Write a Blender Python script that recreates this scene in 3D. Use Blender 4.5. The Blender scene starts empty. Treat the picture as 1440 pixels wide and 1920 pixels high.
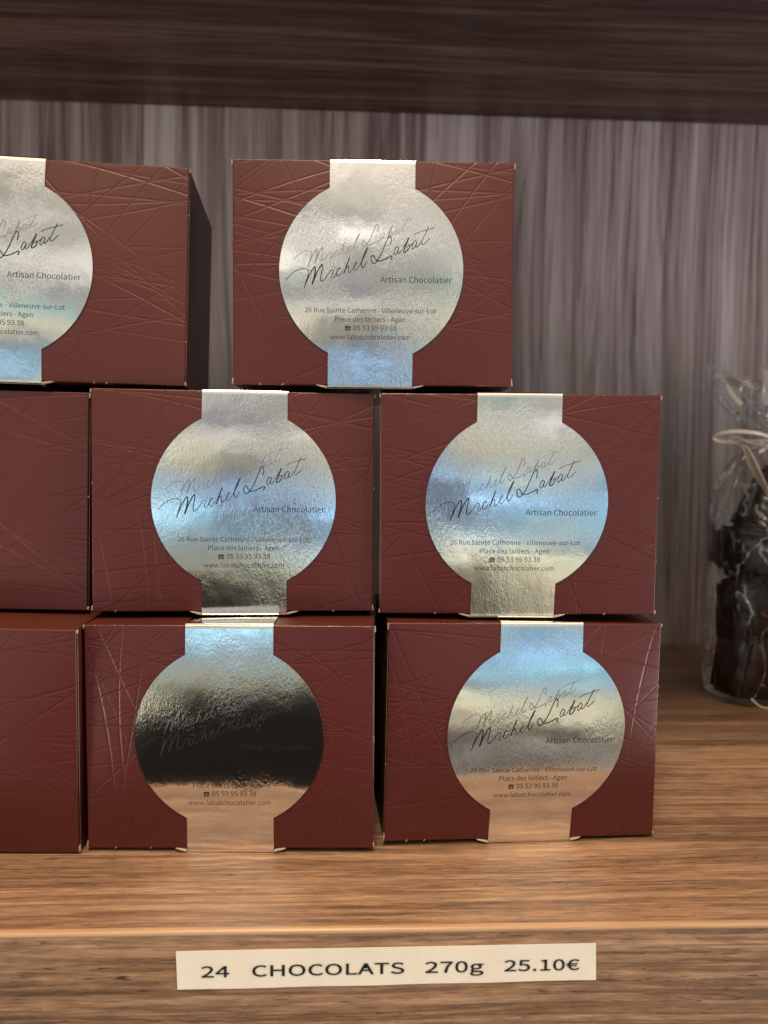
import bpy, bmesh, math, random
from mathutils import Vector, Matrix, Euler

# ---- settings: lights, materials, boxes
WORLD_SLOPE = 0.05
WORLD_STRENGTH = 1.0
WORLD_STOPS = [(-90, (.10,.08,.06)), (-40, (.05,.04,.03)), (-29, (.05,.04,.03)), (-23, (.10,.08,.06)), (-19, (.42,.36,.25)), (-15, (.82,.76,.52)), (-11.5, (.56,.60,.50)), (-9, (.26,.42,.58)), (-6, (.42,.80,.98)),
               (-3, (.34,.62,.92)), (1, (.34,.54,.78)), (3.5, (.22,.24,.28)), (6, (.86,.78,.54)), (9, (.58,.55,.50)), (13, (.50,.47,.43)), (17, (.70,.66,.58)), (24, (.64,.59,.51)), (33, (.72,.62,.50)), (42, (2.6,1.9,1.2)), (62, (2.3,1.6,1.0)), (90, (.45,.33,.22))]
LAMPS = [("ceiling_lamp", (-0.12, -0.72, 1.95), (-.05, 0, 0), 0.35, 36, (1.0, 0.79, 0.57)),
         ("low_side_light", (-2.2, -1.15, -0.68), (0, .2, .3), 1.0, 30, (1.0, 0.90, 0.80), 0.4),  # pair of unseen low side lights, added to brighten the upper back panel
         ("low_side_light", (2.6, -1.1, -0.72), (0, .2, .3), 1.0, 48, (1.0, 0.92, 0.92), 0.4)]
WOOD_SHELF = ((.095,.054,.033), (.245,.146,.088), (.41,.265,.170), .38, .42, .95, 1.0, (.40,.44,.48), .6)
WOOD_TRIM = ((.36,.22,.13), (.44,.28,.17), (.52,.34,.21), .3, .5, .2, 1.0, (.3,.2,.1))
WOOD_BACK = ((.17,.118,.112), (.36,.285,.278), (.56,.48,.48), .45, .4, .15, .45, (.80,.45,.1), .75, .05)
WOOD_UPPER = ((.022,.010,.007), (.062,.031,.024), (.13,.070,.052), .46, .4, .4, .8, (.7,.6,.3), .7)
CARD_A, CARD_B = (.066,.0056,.0045), (.078,.0080,.0062)
CARD_ROUGH, CARD_SPEC, CARD_TINT, CARD_METAL = .38, .68, (1,.90,.86), 0.0
GROOVE = .00012
FOIL_ROUGH, FOIL_AMP = .08, .000044
FONT_K = 1.0
W1, W2 = .130, .1735
STD = [(0, -4), (1, 4)]
BOXES = [
 ("chocolate_box", W1, [-0.05268, -0.00765, 0.00196, -0.03048, -0.00573, -0.00878], 0.0, [(0,-1.5),(.3,-1.5),(1,5)], .0003, 1, 0, "brown chocolate box at the bottom middle whose foil disc reflects near black", "brown chocolate boxes with round silver foil bands"),
 ("chocolate_box", W1, [0.08258, -0.00047, 0.00186, 0.04946, 0.00912, -0.00088], .0055, [(0,-2),(.35,-1.5),(1,8)], .0003, 2, .03, "lowest brown box on the right, foil disc blue on top and cream below", "brown chocolate boxes with round silver foil bands"),
 ("chocolate_box", W1, [-0.05371, 0.00838, 0.10821, 0.03736, -0.00025, 0.01318], .0047, STD, .0003, 3, 0, "brown box in the second row centre, foil disc pushed right and dark at its foot", "brown chocolate boxes with round silver foil bands"),
 ("chocolate_box", W1, [0.07963, 0.00416, 0.1084, -0.03561, -0.0071, -0.01028], -.0016, STD, .0003, 4, .02, "brown box at the second row's right end, foil disc shining bright blue", "brown chocolate boxes with round silver foil bands"),
 ("chocolate_box", W1, [0.01011, 0.0095, 0.21483, -0.02465, -0.00648, 0.01154], -.0009, STD, .0003, 5, 0.008, "brown box alone on top of the stack, with a mostly plain silver foil disc", "brown chocolate boxes with round silver foil bands"),
 ("chocolate_box", W2, [-0.16532, 0.01447, 0.21505, 0.04372, 0.01519, 0.0453], .0017, STD, .0003, 6, 0, "wide brown box at the top left, cut by the frame, with pale yellowish foil", "brown chocolate boxes with round silver foil bands"),
 ("chocolate_box", W2, [-0.2108, 0.01668, 0.10787, -0.01876, 0.01067, 0.01742], 0, STD, .0003, 7, 0, "wide brown box left of the second row, only its plain right end in view", "brown chocolate boxes with round silver foil bands"),
 ("chocolate_box", W2, [-0.20752, -0.00686, 0.00181, -0.01949, 0.01262, -0.04341], 0, STD, .0003, 8, 0, "wide brown box at the bottom left, plain right end in view, tilting forward", "brown chocolate boxes with round silver foil bands"),
]

scene = bpy.context.scene
COL = scene.collection

# ------------------------------------------------------------------ camera
CAM_LOC = Vector((0.0, -0.3528, 0.1767))
PITCH, YAW, ROLL = -0.0580, -0.0446, -0.0131
cam_data = bpy.data.cameras.new("camera")
cam = bpy.data.objects.new("camera", cam_data)
COL.objects.link(cam)
_F = Vector((-math.sin(YAW) * math.cos(PITCH), math.cos(YAW) * math.cos(PITCH), math.sin(PITCH)))
_R = Vector((math.cos(YAW), math.sin(YAW), 0))
_U = _R.cross(_F)
_c, _s = math.cos(ROLL), math.sin(ROLL)
_X = _R * _c - _U * _s
_Y = _R * _s + _U * _c
cam.matrix_world = Matrix(((_X.x, _Y.x, -_F.x, CAM_LOC.x),
                           (_X.y, _Y.y, -_F.y, CAM_LOC.y),
                           (_X.z, _Y.z, -_F.z, CAM_LOC.z),
                           (0, 0, 0, 1)))
cam_data.sensor_fit = 'VERTICAL'
cam_data.sensor_height = 24.0
cam_data.lens = 24.0 * 1443 / 1920
cam_data.clip_start = 0.01
cam_data.clip_end = 50
cam_data.dof.use_dof = True
cam_data.dof.focus_distance = 0.337
cam_data.dof.aperture_fstop = 7.0
scene.camera = cam

# ------------------------------------------------------------------ render
scene.render.engine = 'CYCLES'
scene.cycles.use_denoising = True
scene.cycles.max_bounces = 10
scene.cycles.transparent_max_bounces = 24
scene.cycles.caustics_reflective = True
scene.cycles.sample_clamp_indirect = 6
scene.cycles.blur_glossy = 0.3
scene.view_settings.view_transform = 'Standard'
scene.view_settings.look = 'None'
scene.view_settings.exposure = 0.0
scene.view_settings.gamma = 1.0
scene.view_settings.use_curve_mapping = False


# ------------------------------------------------------------------ node helpers
class NT:
    def __init__(self, tree):
        self.t = tree
        self.n = tree.nodes
        self.l = tree.links

    def node(self, typ, **kw):
        nd = self.n.new(typ)
        for k, v in kw.items():
            setattr(nd, k, v)
        return nd

    def put(self, sock, v):
        if isinstance(v, bpy.types.NodeSocket):
            self.l.new(v, sock)
        elif v is not None:
            sock.default_value = v

    def math(self, op, a, b=None, c=None, clamp=False):
        nd = self.node('ShaderNodeMath', operation=op, use_clamp=clamp)
        self.put(nd.inputs[0], a)
        self.put(nd.inputs[1], b)
        self.put(nd.inputs[2], c)
        return nd.outputs[0]

    def vmath(self, op, a, b=None):
        nd = self.node('ShaderNodeVectorMath', operation=op)
        self.put(nd.inputs[0], a)
        self.put(nd.inputs[1], b)
        return nd.outputs['Value'] if op in ('DOT_PRODUCT', 'DISTANCE', 'LENGTH') else nd.outputs['Vector']

    def rng(self, v, a, b, c=0.0, d=1.0, smooth=True):
        nd = self.node('ShaderNodeMapRange', interpolation_type='SMOOTHSTEP' if smooth else 'LINEAR')
        self.put(nd.inputs['Value'], v)
        nd.inputs['From Min'].default_value = a
        nd.inputs['From Max'].default_value = b
        nd.inputs['To Min'].default_value = c
        nd.inputs['To Max'].default_value = d
        return nd.outputs['Result']

    def noise(self, vec, scale=5.0, detail=2.0, rough=0.5, dist=0.0, out='Fac'):
        nd = self.node('ShaderNodeTexNoise')
        self.put(nd.inputs['Vector'], vec)
        nd.inputs['Scale'].default_value = scale
        nd.inputs['Detail'].default_value = detail
        nd.inputs['Roughness'].default_value = rough
        nd.inputs['Distortion'].default_value = dist
        return nd.outputs[out]

    def scale(self, vec, s, loc=(0, 0, 0), rot=(0, 0, 0)):
        nd = self.node('ShaderNodeMapping')
        self.put(nd.inputs['Vector'], vec)
        nd.inputs['Scale'].default_value = s
        nd.inputs['Location'].default_value = loc
        nd.inputs['Rotation'].default_value = rot
        return nd.outputs[0]

    def ramp(self, fac, stops, interp='LINEAR'):
        nd = self.node('ShaderNodeValToRGB')
        cr = nd.color_ramp
        cr.interpolation = interp
        stops = sorted(stops, key=lambda q: q[0])
        for i, (p, c) in enumerate(stops):
            e = cr.elements[i] if i < 2 else cr.elements.new(p)
        for e, (p, c) in zip(cr.elements, stops):
            e.position = p
            e.color = (c[0], c[1], c[2], 1)
        for e, (p, c) in zip(cr.elements, stops):
            e.position = p
            e.color = (c[0], c[1], c[2], 1)
        self.put(nd.inputs[0], fac)
        return nd.outputs[0]

    def mix(self, fac, a, b, blend='MIX'):
        nd = self.node('ShaderNodeMix', data_type='RGBA', blend_type=blend)
        self.put(nd.inputs[0], fac)
        for s, v in ((nd.inputs[6], a), (nd.inputs[7], b)):
            if isinstance(v, tuple) and len(v) == 3:
                v = v + (1.0,)
            self.put(s, v)
        return nd.outputs[2]

    def bump(self, height, strength=1.0, distance=0.001, normal=None):
        nd = self.node('ShaderNodeBump')
        nd.inputs['Strength'].default_value = strength
        nd.inputs['Distance'].default_value = distance
        self.put(nd.inputs['Height'], height)
        if normal is not None:
            self.l.new(normal, nd.inputs['Normal'])
        return nd.outputs[0]


def srgb(r, g, b):
    def f(c):
        c /= 255.0
        return c / 12.92 if c <= 0.04045 else ((c + 0.055) / 1.055) ** 2.4
    return (f(r), f(g), f(b))


# ------------------------------------------------------------------ world: the shop across the aisle
world = bpy.data.worlds.new("World")
scene.world = world
world.use_nodes = True
W = NT(world.node_tree)
W.n.clear()
tc = W.node('ShaderNodeTexCoord').outputs['Generated']
sep = W.node('ShaderNodeSeparateXYZ')
W.l.new(tc, sep.inputs[0])
wx, wy, wz = sep.outputs
n1 = W.noise(tc, 2.2, 2.0, 0.5)
n2 = W.noise(W.scale(tc, (1, 1, 3.0)), 6.0, 3.0, 0.6)
zz = W.math('ADD', wz, W.math('MULTIPLY', W.math('SUBTRACT', n1, 0.5), 0.16))
zz = W.math('ADD', zz, W.math('MULTIPLY', W.math('SUBTRACT', n2, 0.5), 0.03))
zz = W.math('ADD', zz, W.math('MULTIPLY', wx, WORLD_SLOPE))
fac = W.rng(zz, -1, 1, 0, 1, smooth=False)


def EL(deg):
    return 0.5 + 0.5 * math.sin(math.radians(deg))


env = W.ramp(fac, [(EL(e), c) for e, c in WORLD_STOPS])
n3 = W.noise(W.scale(tc, (1, 1, 2.2), (3.1, 1.7, .4)), 9.0, 2.0, 0.5)
n4 = W.noise(W.scale(tc, (1, 1, 1.6), (7.1, 2.7, 4.4)), 7.0, 2.0, 0.5)
mid = W.math('MULTIPLY', W.rng(wz, -0.22, -0.1, 0, 1), W.rng(wz, 0.2, 0.35, 1, 0))
env = W.mix(W.math('MULTIPLY', W.rng(n3, .54, .66), W.math('MULTIPLY', mid, .75)), env, (0.66, 0.56, 0.33))
n5 = W.noise(W.scale(tc, (1, 1, 3.0), (2.1, 5.7, 8.4)), 8.0, 3.0, 0.6)
env = W.mix(W.math('MULTIPLY', W.rng(n5, .46, .62), .2), env, (0.56, 0.55, 0.53))
n6 = W.noise(W.scale(tc, (1, 1, 6.0), (5.1, .7, 3.4)), 4.0, 2.0, 0.5)
gain = W.math('ADD', W.rng(n6, .36, .58, .58, 1.25), W.rng(n6, .56, .66, 0, 1.1))
gv = W.vmath('SCALE', env)
W.put(gv.node.inputs['Scale'], gain)
env = gv
env = W.mix(W.math('MULTIPLY', W.rng(n3, .46, .34), W.math('MULTIPLY', mid, .6)), env, (0.20, 0.21, 0.26))
env = W.mix(W.math('MULTIPLY', W.rng(n4, .55, .68), W.math('MULTIPLY', mid, .5)), env, (0.22, 0.60, 0.55))
px_ = W.math('DIVIDE', W.math('ADD', wx, 0.05), 0.12)
pz_ = W.math('DIVIDE', W.math('SUBTRACT', wz, 0.11), 0.032)
pr_ = W.math('ADD', W.math('SQRT', W.math('ADD', W.math('MULTIPLY', px_, px_), W.math('MULTIPLY', pz_, pz_))), W.math('MULTIPLY', W.math('SUBTRACT', n3, .5), 1.2))
env = W.mix(W.math('MULTIPLY', W.rng(pr_, 1.1, .4, 0, .7), W.rng(wy, -0.3, 0.0, 1.0, 0.0)), env, (0.045, 0.042, 0.045))
qx_ = W.math('DIVIDE', wx, 0.095)
qz_ = W.math('DIVIDE', W.math('ADD', wz, 0.07), 0.09)
qr_ = W.math('ADD', W.math('SQRT', W.math('ADD', W.math('MULTIPLY', qx_, qx_), W.math('MULTIPLY', qz_, qz_))), W.math('MULTIPLY', W.math('SUBTRACT', n4, .5), .9))
env = W.mix(W.math('MULTIPLY', W.rng(qr_, 1.15, .6, 0, .85), W.rng(wy, -0.3, 0.0, 1.0, 0.0)), env, (0.115, 0.10, 0.115))
# the dark silhouette of someone standing close to the shelf
hx = W.math('DIVIDE', W.math('ADD', wx, 0.15), 0.32)
hz = W.math('DIVIDE', W.math('ADD', wz, 0.50), 0.345)
hn = W.noise(tc, 5.0, 2.0, 0.5)
rr = W.math('SQRT', W.math('ADD', W.math('MULTIPLY', hx, hx), W.math('MULTIPLY', hz, hz)))
rr = W.math('ADD', rr, W.math('MULTIPLY', W.math('SUBTRACT', hn, 0.5), 0.35))
body = W.rng(rr, 0.62, 1.2, 1.0, 0.0)
body = W.math('MULTIPLY', body, W.rng(wy, -0.3, 0.0, 1.0, 0.0))
env = W.mix(body, env, (0.014, 0.011, 0.010))
# the side away from the aisle is closed in by furniture
back = W.rng(wy, -0.05, 0.25, 1.0, 0.15)
bg = W.node('ShaderNodeBackground')
W.l.new(env, bg.inputs['Color'])
side = W.rng(W.math('ABSOLUTE', wx), .42, .62, 1.0, .35)
back = W.math('MULTIPLY', back, side)
W.l.new(W.math('MULTIPLY', back, WORLD_STRENGTH), bg.inputs['Strength'])
wo = W.node('ShaderNodeOutputWorld')
W.l.new(bg.outputs[0], wo.inputs[0])

# ------------------------------------------------------------------ shop ceiling lamp and the added low side lights


def area(name, loc, target, size, power, color, size_y=None):
    ld = bpy.data.lights.new(name, 'AREA')
    ld.energy = power
    ld.color = color
    ld.size = size
    if size_y:
        ld.shape = 'RECTANGLE'
        ld.size_y = size_y
    o = bpy.data.objects.new(name, ld)
    COL.objects.link(o)
    o.location = loc
    d = Vector(target) - Vector(loc)
    o.rotation_euler = d.to_track_quat('-Z', 'Y').to_euler()
    return o


for a_ in LAMPS:
    area(*a_)


# ------------------------------------------------------------------ object helpers
def link(name, mesh, parent=None):
    o = bpy.data.objects.new(name, mesh)
    COL.objects.link(o)
    if parent is not None:
        o.parent = parent
    return o


def mesh_obj(name, verts, faces, mats, parent=None, idx=None, smooth=True, uvs=None):
    me = bpy.data.meshes.new(name)
    me.from_pydata([tuple(v) for v in verts], [], faces)
    for m in (mats if isinstance(mats, (list, tuple)) else [mats]):
        me.materials.append(m)
    if idx:
        me.polygons.foreach_set('material_index', idx)
    me.polygons.foreach_set('use_smooth', [smooth] * len(faces))
    me.update()
    return link(name, me, parent)


def tag(o, label=None, cat=None, group=None, kind=None):
    if label:
        o['label'] = label
    if cat:
        o['category'] = cat
    if group:
        o['group'] = group
    if kind:
        o['kind'] = kind
    return o


def empty(name, loc=(0, 0, 0), rot=(0, 0, 0)):
    o = bpy.data.objects.new(name, None)
    o.empty_display_size = 0.02
    COL.objects.link(o)
    o.location = loc
    o.rotation_euler = rot
    return o


def new_mat(name):
    m = bpy.data.materials.new(name)
    m.use_nodes = True
    t = NT(m.node_tree)
    p = next(n for n in m.node_tree.nodes if n.type == 'BSDF_PRINCIPLED')
    return m, t, p


def bevel_box(x0, x1, y0, y1, z0, z1, r=0.001, seg=3):
    bm = bmesh.new()
    bmesh.ops.create_cube(bm, size=1)
    for v in bm.verts:
        v.co = Vector((x0 + (v.co.x + .5) * (x1 - x0), y0 + (v.co.y + .5) * (y1 - y0), z0 + (v.co.z + .5) * (z1 - z0)))
    if r > 0:
        bmesh.ops.bevel(bm, geom=bm.edges[:], offset=r, segments=seg, profile=0.5, affect='EDGES')
    return bm


def bm_obj(name, bm, mat, parent=None, smooth=True):
    me = bpy.data.meshes.new(name)
    bm.to_mesh(me)
    bm.free()
    me.materials.append(mat)
    me.polygons.foreach_set('use_smooth', [smooth] * len(me.polygons))
    return link(name, me, parent)


# ------------------------------------------------------------------ materials
def wood(name, axis, dark, mid, light, rough, spec=0.5, pore=0.5, coarse=1.0, wt=(.55, .34, .16), line=.55, wavy=.022, bump=0.00003):
    """printed walnut laminate; grain runs along the given axis"""
    m, t, p = new_mat(name)
    tco = t.node('ShaderNodeTexCoord').outputs['Object']

    def st(cross, along, loc=(0, 0, 0)):
        s = [cross] * 3
        s['XYZ'.index(axis)] = along
        return t.scale(tco, tuple(s), loc)
    warp = t.noise(st(5 * coarse, 2.2 * coarse), 1.0, 2.0, 0.5, out='Color')
    wv = t.vmath('SCALE', t.vmath('SUBTRACT', warp, (0.5, 0.5, 0.5)))
    wv.node.inputs['Scale'].default_value = wavy
    base = t.vmath('ADD', tco, wv)

    def stw(cross, along, loc=(0, 0, 0)):
        s = [cross] * 3
        s['XYZ'.index(axis)] = along
        return t.scale(base, tuple(s), loc)
    a = t.noise(stw(70 * coarse, 2.2 * coarse), 1.0, 5.0, 0.66, 0.8)
    b = t.noise(stw(330 * coarse, 8 * coarse, (3, 7, 1)), 1.0, 4.0, 0.65, 0.3)
    dl = t.noise(stw(210 * coarse, 3.2 * coarse, (8, 1, 6)), 1.0, 3.0, 0.6, 0.2)
    dl = t.rng(t.math('ABSOLUTE', t.math('SUBTRACT', dl, 0.5)), 0.0, 0.035, 1.0, 0.0)
    dl = t.math('MULTIPLY', dl, t.rng(a, .60, .44, 0.0, 1.0))
    c = t.noise(stw(780, 60, (9, 2, 5)), 1.0, 4.0, 0.7)
    big = t.noise(stw(7, .9, (1, 4, 2)), 1.0, 2.0, 0.5)
    f = t.math('ADD', t.math('MULTIPLY', a, wt[0]), t.math('MULTIPLY', b, wt[1]))
    f = t.math('ADD', f, t.math('MULTIPLY', c, wt[2]))
    f = t.math('SUBTRACT', f, (sum(wt) - 1.05) * .5)
    f = t.math('ADD', f, t.math('MULTIPLY', t.math('SUBTRACT', big, 0.5), 0.25))
    colr = t.ramp(f, [(0.36, dark), (0.47, tuple(d * .5 + q * .5 for d, q in zip(dark, mid))), (0.54, mid), (0.68, light)])
    colr = t.mix(t.math('MULTIPLY', dl, line), colr, tuple(x * 0.75 for x in dark))
    pr = t.noise(stw(1500, 130, (5, 5, 5)), 1.0, 2.0, 0.5)
    pm = t.rng(pr, 0.30, 0.40, pore, 0.0)
    pm = t.math('MULTIPLY', pm, t.rng(a, 0.4, 0.6, 1.0, 0.25))
    colr = t.mix(pm, colr, tuple(x * 0.45 for x in dark))
    t.put(p.inputs['Base Color'], colr)
    p.inputs['Specular IOR Level'].default_value = spec
    t.put(p.inputs['Roughness'], t.math('ADD', rough, t.math('MULTIPLY', t.math('SUBTRACT', c, 0.5), 0.15)))
    h = t.math('SUBTRACT', t.math('ADD', t.math('MULTIPLY', c, 0.6), t.math('MULTIPLY', b, .6)), t.math('MULTIPLY', pm, 0.8))
    t.put(p.inputs['Normal'], t.bump(h, 1.0, bump))
    return m


M = {}
M['shelf'] = wood("walnut_shelf_laminate", 'X', *WOOD_SHELF)
M['back'] = wood("grey_walnut_panel_laminate", 'Z', *WOOD_BACK)
M['upper'] = wood("dark_walnut_laminate", 'X', *WOOD_UPPER)


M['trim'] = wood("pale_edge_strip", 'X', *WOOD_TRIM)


def simple(name, col, rough=0.5, metal=0.0, spec=0.5, var=0.0, scale=300, bump=0.0):
    m, t, p = new_mat(name)
    p.inputs['Base Color'].default_value = (*col, 1)
    p.inputs['Roughness'].default_value = rough
    p.inputs['Metallic'].default_value = metal
    p.inputs['Specular IOR Level'].default_value = spec
    if var or bump:
        tco = t.node('ShaderNodeTexCoord').outputs['Object']
        n = t.noise(tco, scale, 3.0, 0.6)
        if var:
            t.put(p.inputs['Base Color'], t.mix(t.rng(n, .3, .7), tuple(c * (1 - var) for c in col), tuple(min(1, c * (1 + var)) for c in col)))
        if bump:
            t.put(p.inputs['Normal'], t.bump(n, 1.0, bump))
    return m


M['rawcard'] = simple("raw_card_edge", (0.37, 0.31, 0.23), 0.8, var=.15, scale=900)
M['paper'] = simple("cream_label_paper", (0.69, 0.645, 0.555), 0.6, spec=.3, var=.03, scale=60, bump=.00002)
M['ink'] = simple("black_ink", (0.012, 0.011, 0.012), 0.35, spec=.5)
M['inkblue'] = simple("dark_label_ink", (0.010, 0.009, 0.016), 0.5)
M['chocolate'] = simple("dark_chocolate", (0.022, 0.009, 0.006), 0.38, spec=.5, var=.5, scale=70, bump=.0006)
M['orange'] = simple("candied_peel", (0.20, 0.09, 0.02), 0.35, var=.3, scale=120)
M['ribbon'] = simple("pearl_ribbon", (0.78, 0.66, 0.58), 0.28, metal=0.0, spec=.8)

# embossed satin card of the cartons: long, slightly bent grooves crossing at random
m, t, p = new_mat("embossed_brown_card")
M['card'] = m
tco = t.node('ShaderNodeTexCoord').outputs['Object']
oi = t.node('ShaderNodeObjectInfo').outputs['Random']
comb = t.node('ShaderNodeCombineXYZ')
t.put(comb.inputs[0], t.rng(oi, 0, 1, -0.03, 0.03, smooth=False))
t.put(comb.inputs[2], t.rng(t.math('FRACT', t.math('MULTIPLY', oi, 7.3)), 0, 1, -0.02, 0.02, smooth=False))
P3 = t.vmath('ADD', tco, comb.outputs[0])
P3 = t.vmath('MULTIPLY', P3, (1, 0, 1))
rnd = random.Random(11)
tot = None
hubs = [(-.062, .085), (-.05, .03), (.052, .07), (.045, .018), (-.02, .1), (.075, .045), (-.085, .06), (.02, .05), (.09, .09), (-.1, .015)]
lines = []
for hx_, hz_ in hubs:
    for k in range(4):
        lines.append((hx_ + rnd.gauss(0, .004), hz_ + rnd.gauss(0, .004), rnd.uniform(0, math.pi)))
    th = rnd.uniform(-.35, .35)
    for k in range(1):
        lines.append((hx_ + rnd.gauss(0, .003), hz_ + rnd.gauss(0, .008), th + rnd.gauss(0, .06)))
for (lx, lz, th) in lines:
    Rr = rnd.uniform(0.25, 1.2) * rnd.choice((-1, 1))
    cx, cz = lx - math.sin(th) * Rr, lz + math.cos(th) * Rr
    d = t.vmath('DISTANCE', P3, (cx, 0, cz))
    d = t.math('ABSOLUTE', t.math('SUBTRACT', d, abs(Rr)))
    wdt = rnd.uniform(.0006, .00095)
    g = t.rng(d, 0.0, wdt, rnd.uniform(.45, 1.0), 0.0)
    tot = g if tot is None else t.math('MAXIMUM', tot, g)
fade = t.rng(t.noise(P3, 28, 2.0, .5), 0.32, 0.5, 0.3, 1.0)
tot = t.math('MULTIPLY', tot, fade)
fine = t.noise(tco, 1800, 2.0, 0.5)
soft = t.noise(tco, 40, 2.0, 0.5)
hgt = t.math('ADD', t.math('MULTIPLY', tot, -1.0), t.math('MULTIPLY', fine, 0.05))
hgt = t.math('ADD', hgt, t.math('MULTIPLY', soft, 0.9))
t.put(p.inputs['Normal'], t.bump(hgt, 1.0, GROOVE))
colr = t.mix(t.rng(fine, .3, .7), CARD_A, CARD_B)
colr = t.mix(t.math('MULTIPLY', tot, .12), colr, tuple(c * .6 for c in CARD_A))
t.put(p.inputs['Base Color'], colr)
p.inputs['Roughness'].default_value = CARD_ROUGH
p.inputs['Specular IOR Level'].default_value = CARD_SPEC
p.inputs['Specular Tint'].default_value = (*CARD_TINT, 1)
p.inputs['Metallic'].default_value = CARD_METAL

M['cardside'] = simple("smooth_brown_card", (0.075, 0.014, 0.008), 0.42, spec=.5)


def foil(name, rough, amp, dark=1.0):
    m, t, p = new_mat(name)
    tco = t.node('ShaderNodeTexCoord').outputs['Object']
    oi = t.node('ShaderNodeObjectInfo').outputs['Random']
    off = t.node('ShaderNodeCombineXYZ')
    t.put(off.inputs[0], t.math('MULTIPLY', oi, 3.7))
    t.put(off.inputs[2], t.math('MULTIPLY', oi, 1.9))
    q = t.vmath('ADD', tco, off.outputs[0])
    a = t.noise(t.scale(q, (800, 800, 480)), 1.0, 3.0, 0.55, 0.8)
    b = t.noise(t.scale(q, (1900, 1900, 1100)), 1.0, 2.0, 0.5, 0.4)
    c = t.noise(t.scale(q, (60, 60, 45)), 1.0, 2.0, 0.5)
    patch = t.rng(t.noise(q, 32, 2.0, .5), .38, .66, .3, 1.6)
    h = t.math('ADD', t.math('MULTIPLY', a, 1.0), t.math('MULTIPLY', b, 0.40))
    h = t.math('MULTIPLY', h, patch)
    h = t.math('ADD', h, t.math('MULTIPLY', c, 4.0))
    t.put(p.inputs['Normal'], t.bump(h, 1.0, amp))
    p.inputs['Base Color'].default_value = (0.86 * dark, 0.855 * dark, 0.84 * dark, 1)
    p.inputs['Metallic'].default_value = 1.0
    p.inputs['Roughness'].default_value = rough
    return m


M['foil'] = foil("silver_foil_card", FOIL_ROUGH, FOIL_AMP)
M['foilghost'] = foil("varnished_foil", 0.17, FOIL_AMP, 0.55)

# clear film
m, t, p = new_mat("clear_cellophane")
M['film'] = m
t.n.clear()
lw = t.node('ShaderNodeLayerWeight')
lw.inputs['Blend'].default_value = 0.22
tco = t.node('ShaderNodeTexCoord').outputs['Object']
bmp = t.bump(t.noise(t.scale(tco, (60, 60, 22)), 1.0, 3.0, .6, 1.5), 1.0, 0.007)
gl = t.node('ShaderNodeBsdfGlossy')
gl.inputs['Color'].default_value = (1, 1, 1, 1)
gl.inputs['Roughness'].default_value = 0.08
t.l.new(bmp, gl.inputs['Normal'])
t.l.new(bmp, lw.inputs['Normal'])
tr = t.node('ShaderNodeBsdfTransparent')
tr.inputs['Color'].default_value = (0.97, 0.97, 0.97, 1)
mx = t.node('ShaderNodeMixShader')
rn_ = t.noise(t.scale(tco, (26, 26, 14)), 1.0, 2.0, .5, 1.2)
rdg = t.rng(t.math('ABSOLUTE', t.math('SUBTRACT', rn_, 0.5)), 0.0, 0.022, 0.22, 0.0)
t.put(mx.inputs[0], t.math('ADD', t.math('ADD', 0.012, rdg), t.math('MULTIPLY', lw.outputs['Fresnel'], 0.6), clamp=True))
t.l.new(tr.outputs[0], mx.inputs[1])
t.l.new(gl.outputs[0], mx.inputs[2])
out = t.node('ShaderNodeOutputMaterial')
t.l.new(mx.outputs[0], out.inputs[0])

m, t, p = new_mat("cellophane_fold_highlight")
M['filmfold'] = m
p.inputs['Base Color'].default_value = (0.75, 0.68, 0.55, 1)  # cream colour paints the pale highlight along the clear film's folds
p.inputs['Roughness'].default_value = 0.15
p.inputs['Alpha'].default_value = 0.6
p.inputs['Specular IOR Level'].default_value = 1.0

m, t, p = new_mat("loose_cellophane_pleat")
M['filmfold2'] = m
p.inputs['Base Color'].default_value = (0.60, 0.55, 0.50, 1)
p.inputs['Roughness'].default_value = 0.12
p.inputs['Alpha'].default_value = 0.42
p.inputs['Specular IOR Level'].default_value = 1.0

# ------------------------------------------------------------------ the shelving
EDGE_Y, WALL_Y, TOP_Z = -0.0679, 0.4114, 0.5184
unit = empty("shelving_unit", (0, WALL_Y, -0.3))
tag(unit, "walnut wood shelving bay holding the boxes, grey grained back panel and dark board above", "shelf")
XR = 1.1
board = bevel_box(-XR, XR, EDGE_Y, WALL_Y, -0.075, 0.0, 0.0026, 6)
o = bm_obj("shelf_board", board, M['shelf'], unit)
o.matrix_parent_inverse = Matrix.Translation(unit.location).inverted()
tag(o, label="warm brown walnut shelf board carrying the boxes, with the price strip on its edge")
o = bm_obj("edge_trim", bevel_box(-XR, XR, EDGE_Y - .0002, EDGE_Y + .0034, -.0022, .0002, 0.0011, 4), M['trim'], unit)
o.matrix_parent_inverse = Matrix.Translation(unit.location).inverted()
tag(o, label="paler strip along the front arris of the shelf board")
o = bm_obj("back_panel", bevel_box(-XR, XR, WALL_Y + .0005, WALL_Y + .02, -0.3, TOP_Z + .3, 0), M['back'], unit)
o.matrix_parent_inverse = Matrix.Translation(unit.location).inverted()
tag(o, label="greyish back panel with vertical grain")
o = bm_obj("upper_board", bevel_box(-XR, XR, EDGE_Y, WALL_Y, TOP_Z, TOP_Z + .06, 0.0014, 3), M['upper'], unit)
o.matrix_parent_inverse = Matrix.Translation(unit.location).inverted()
tag(o, label="dark brown underside of the board above")

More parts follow.
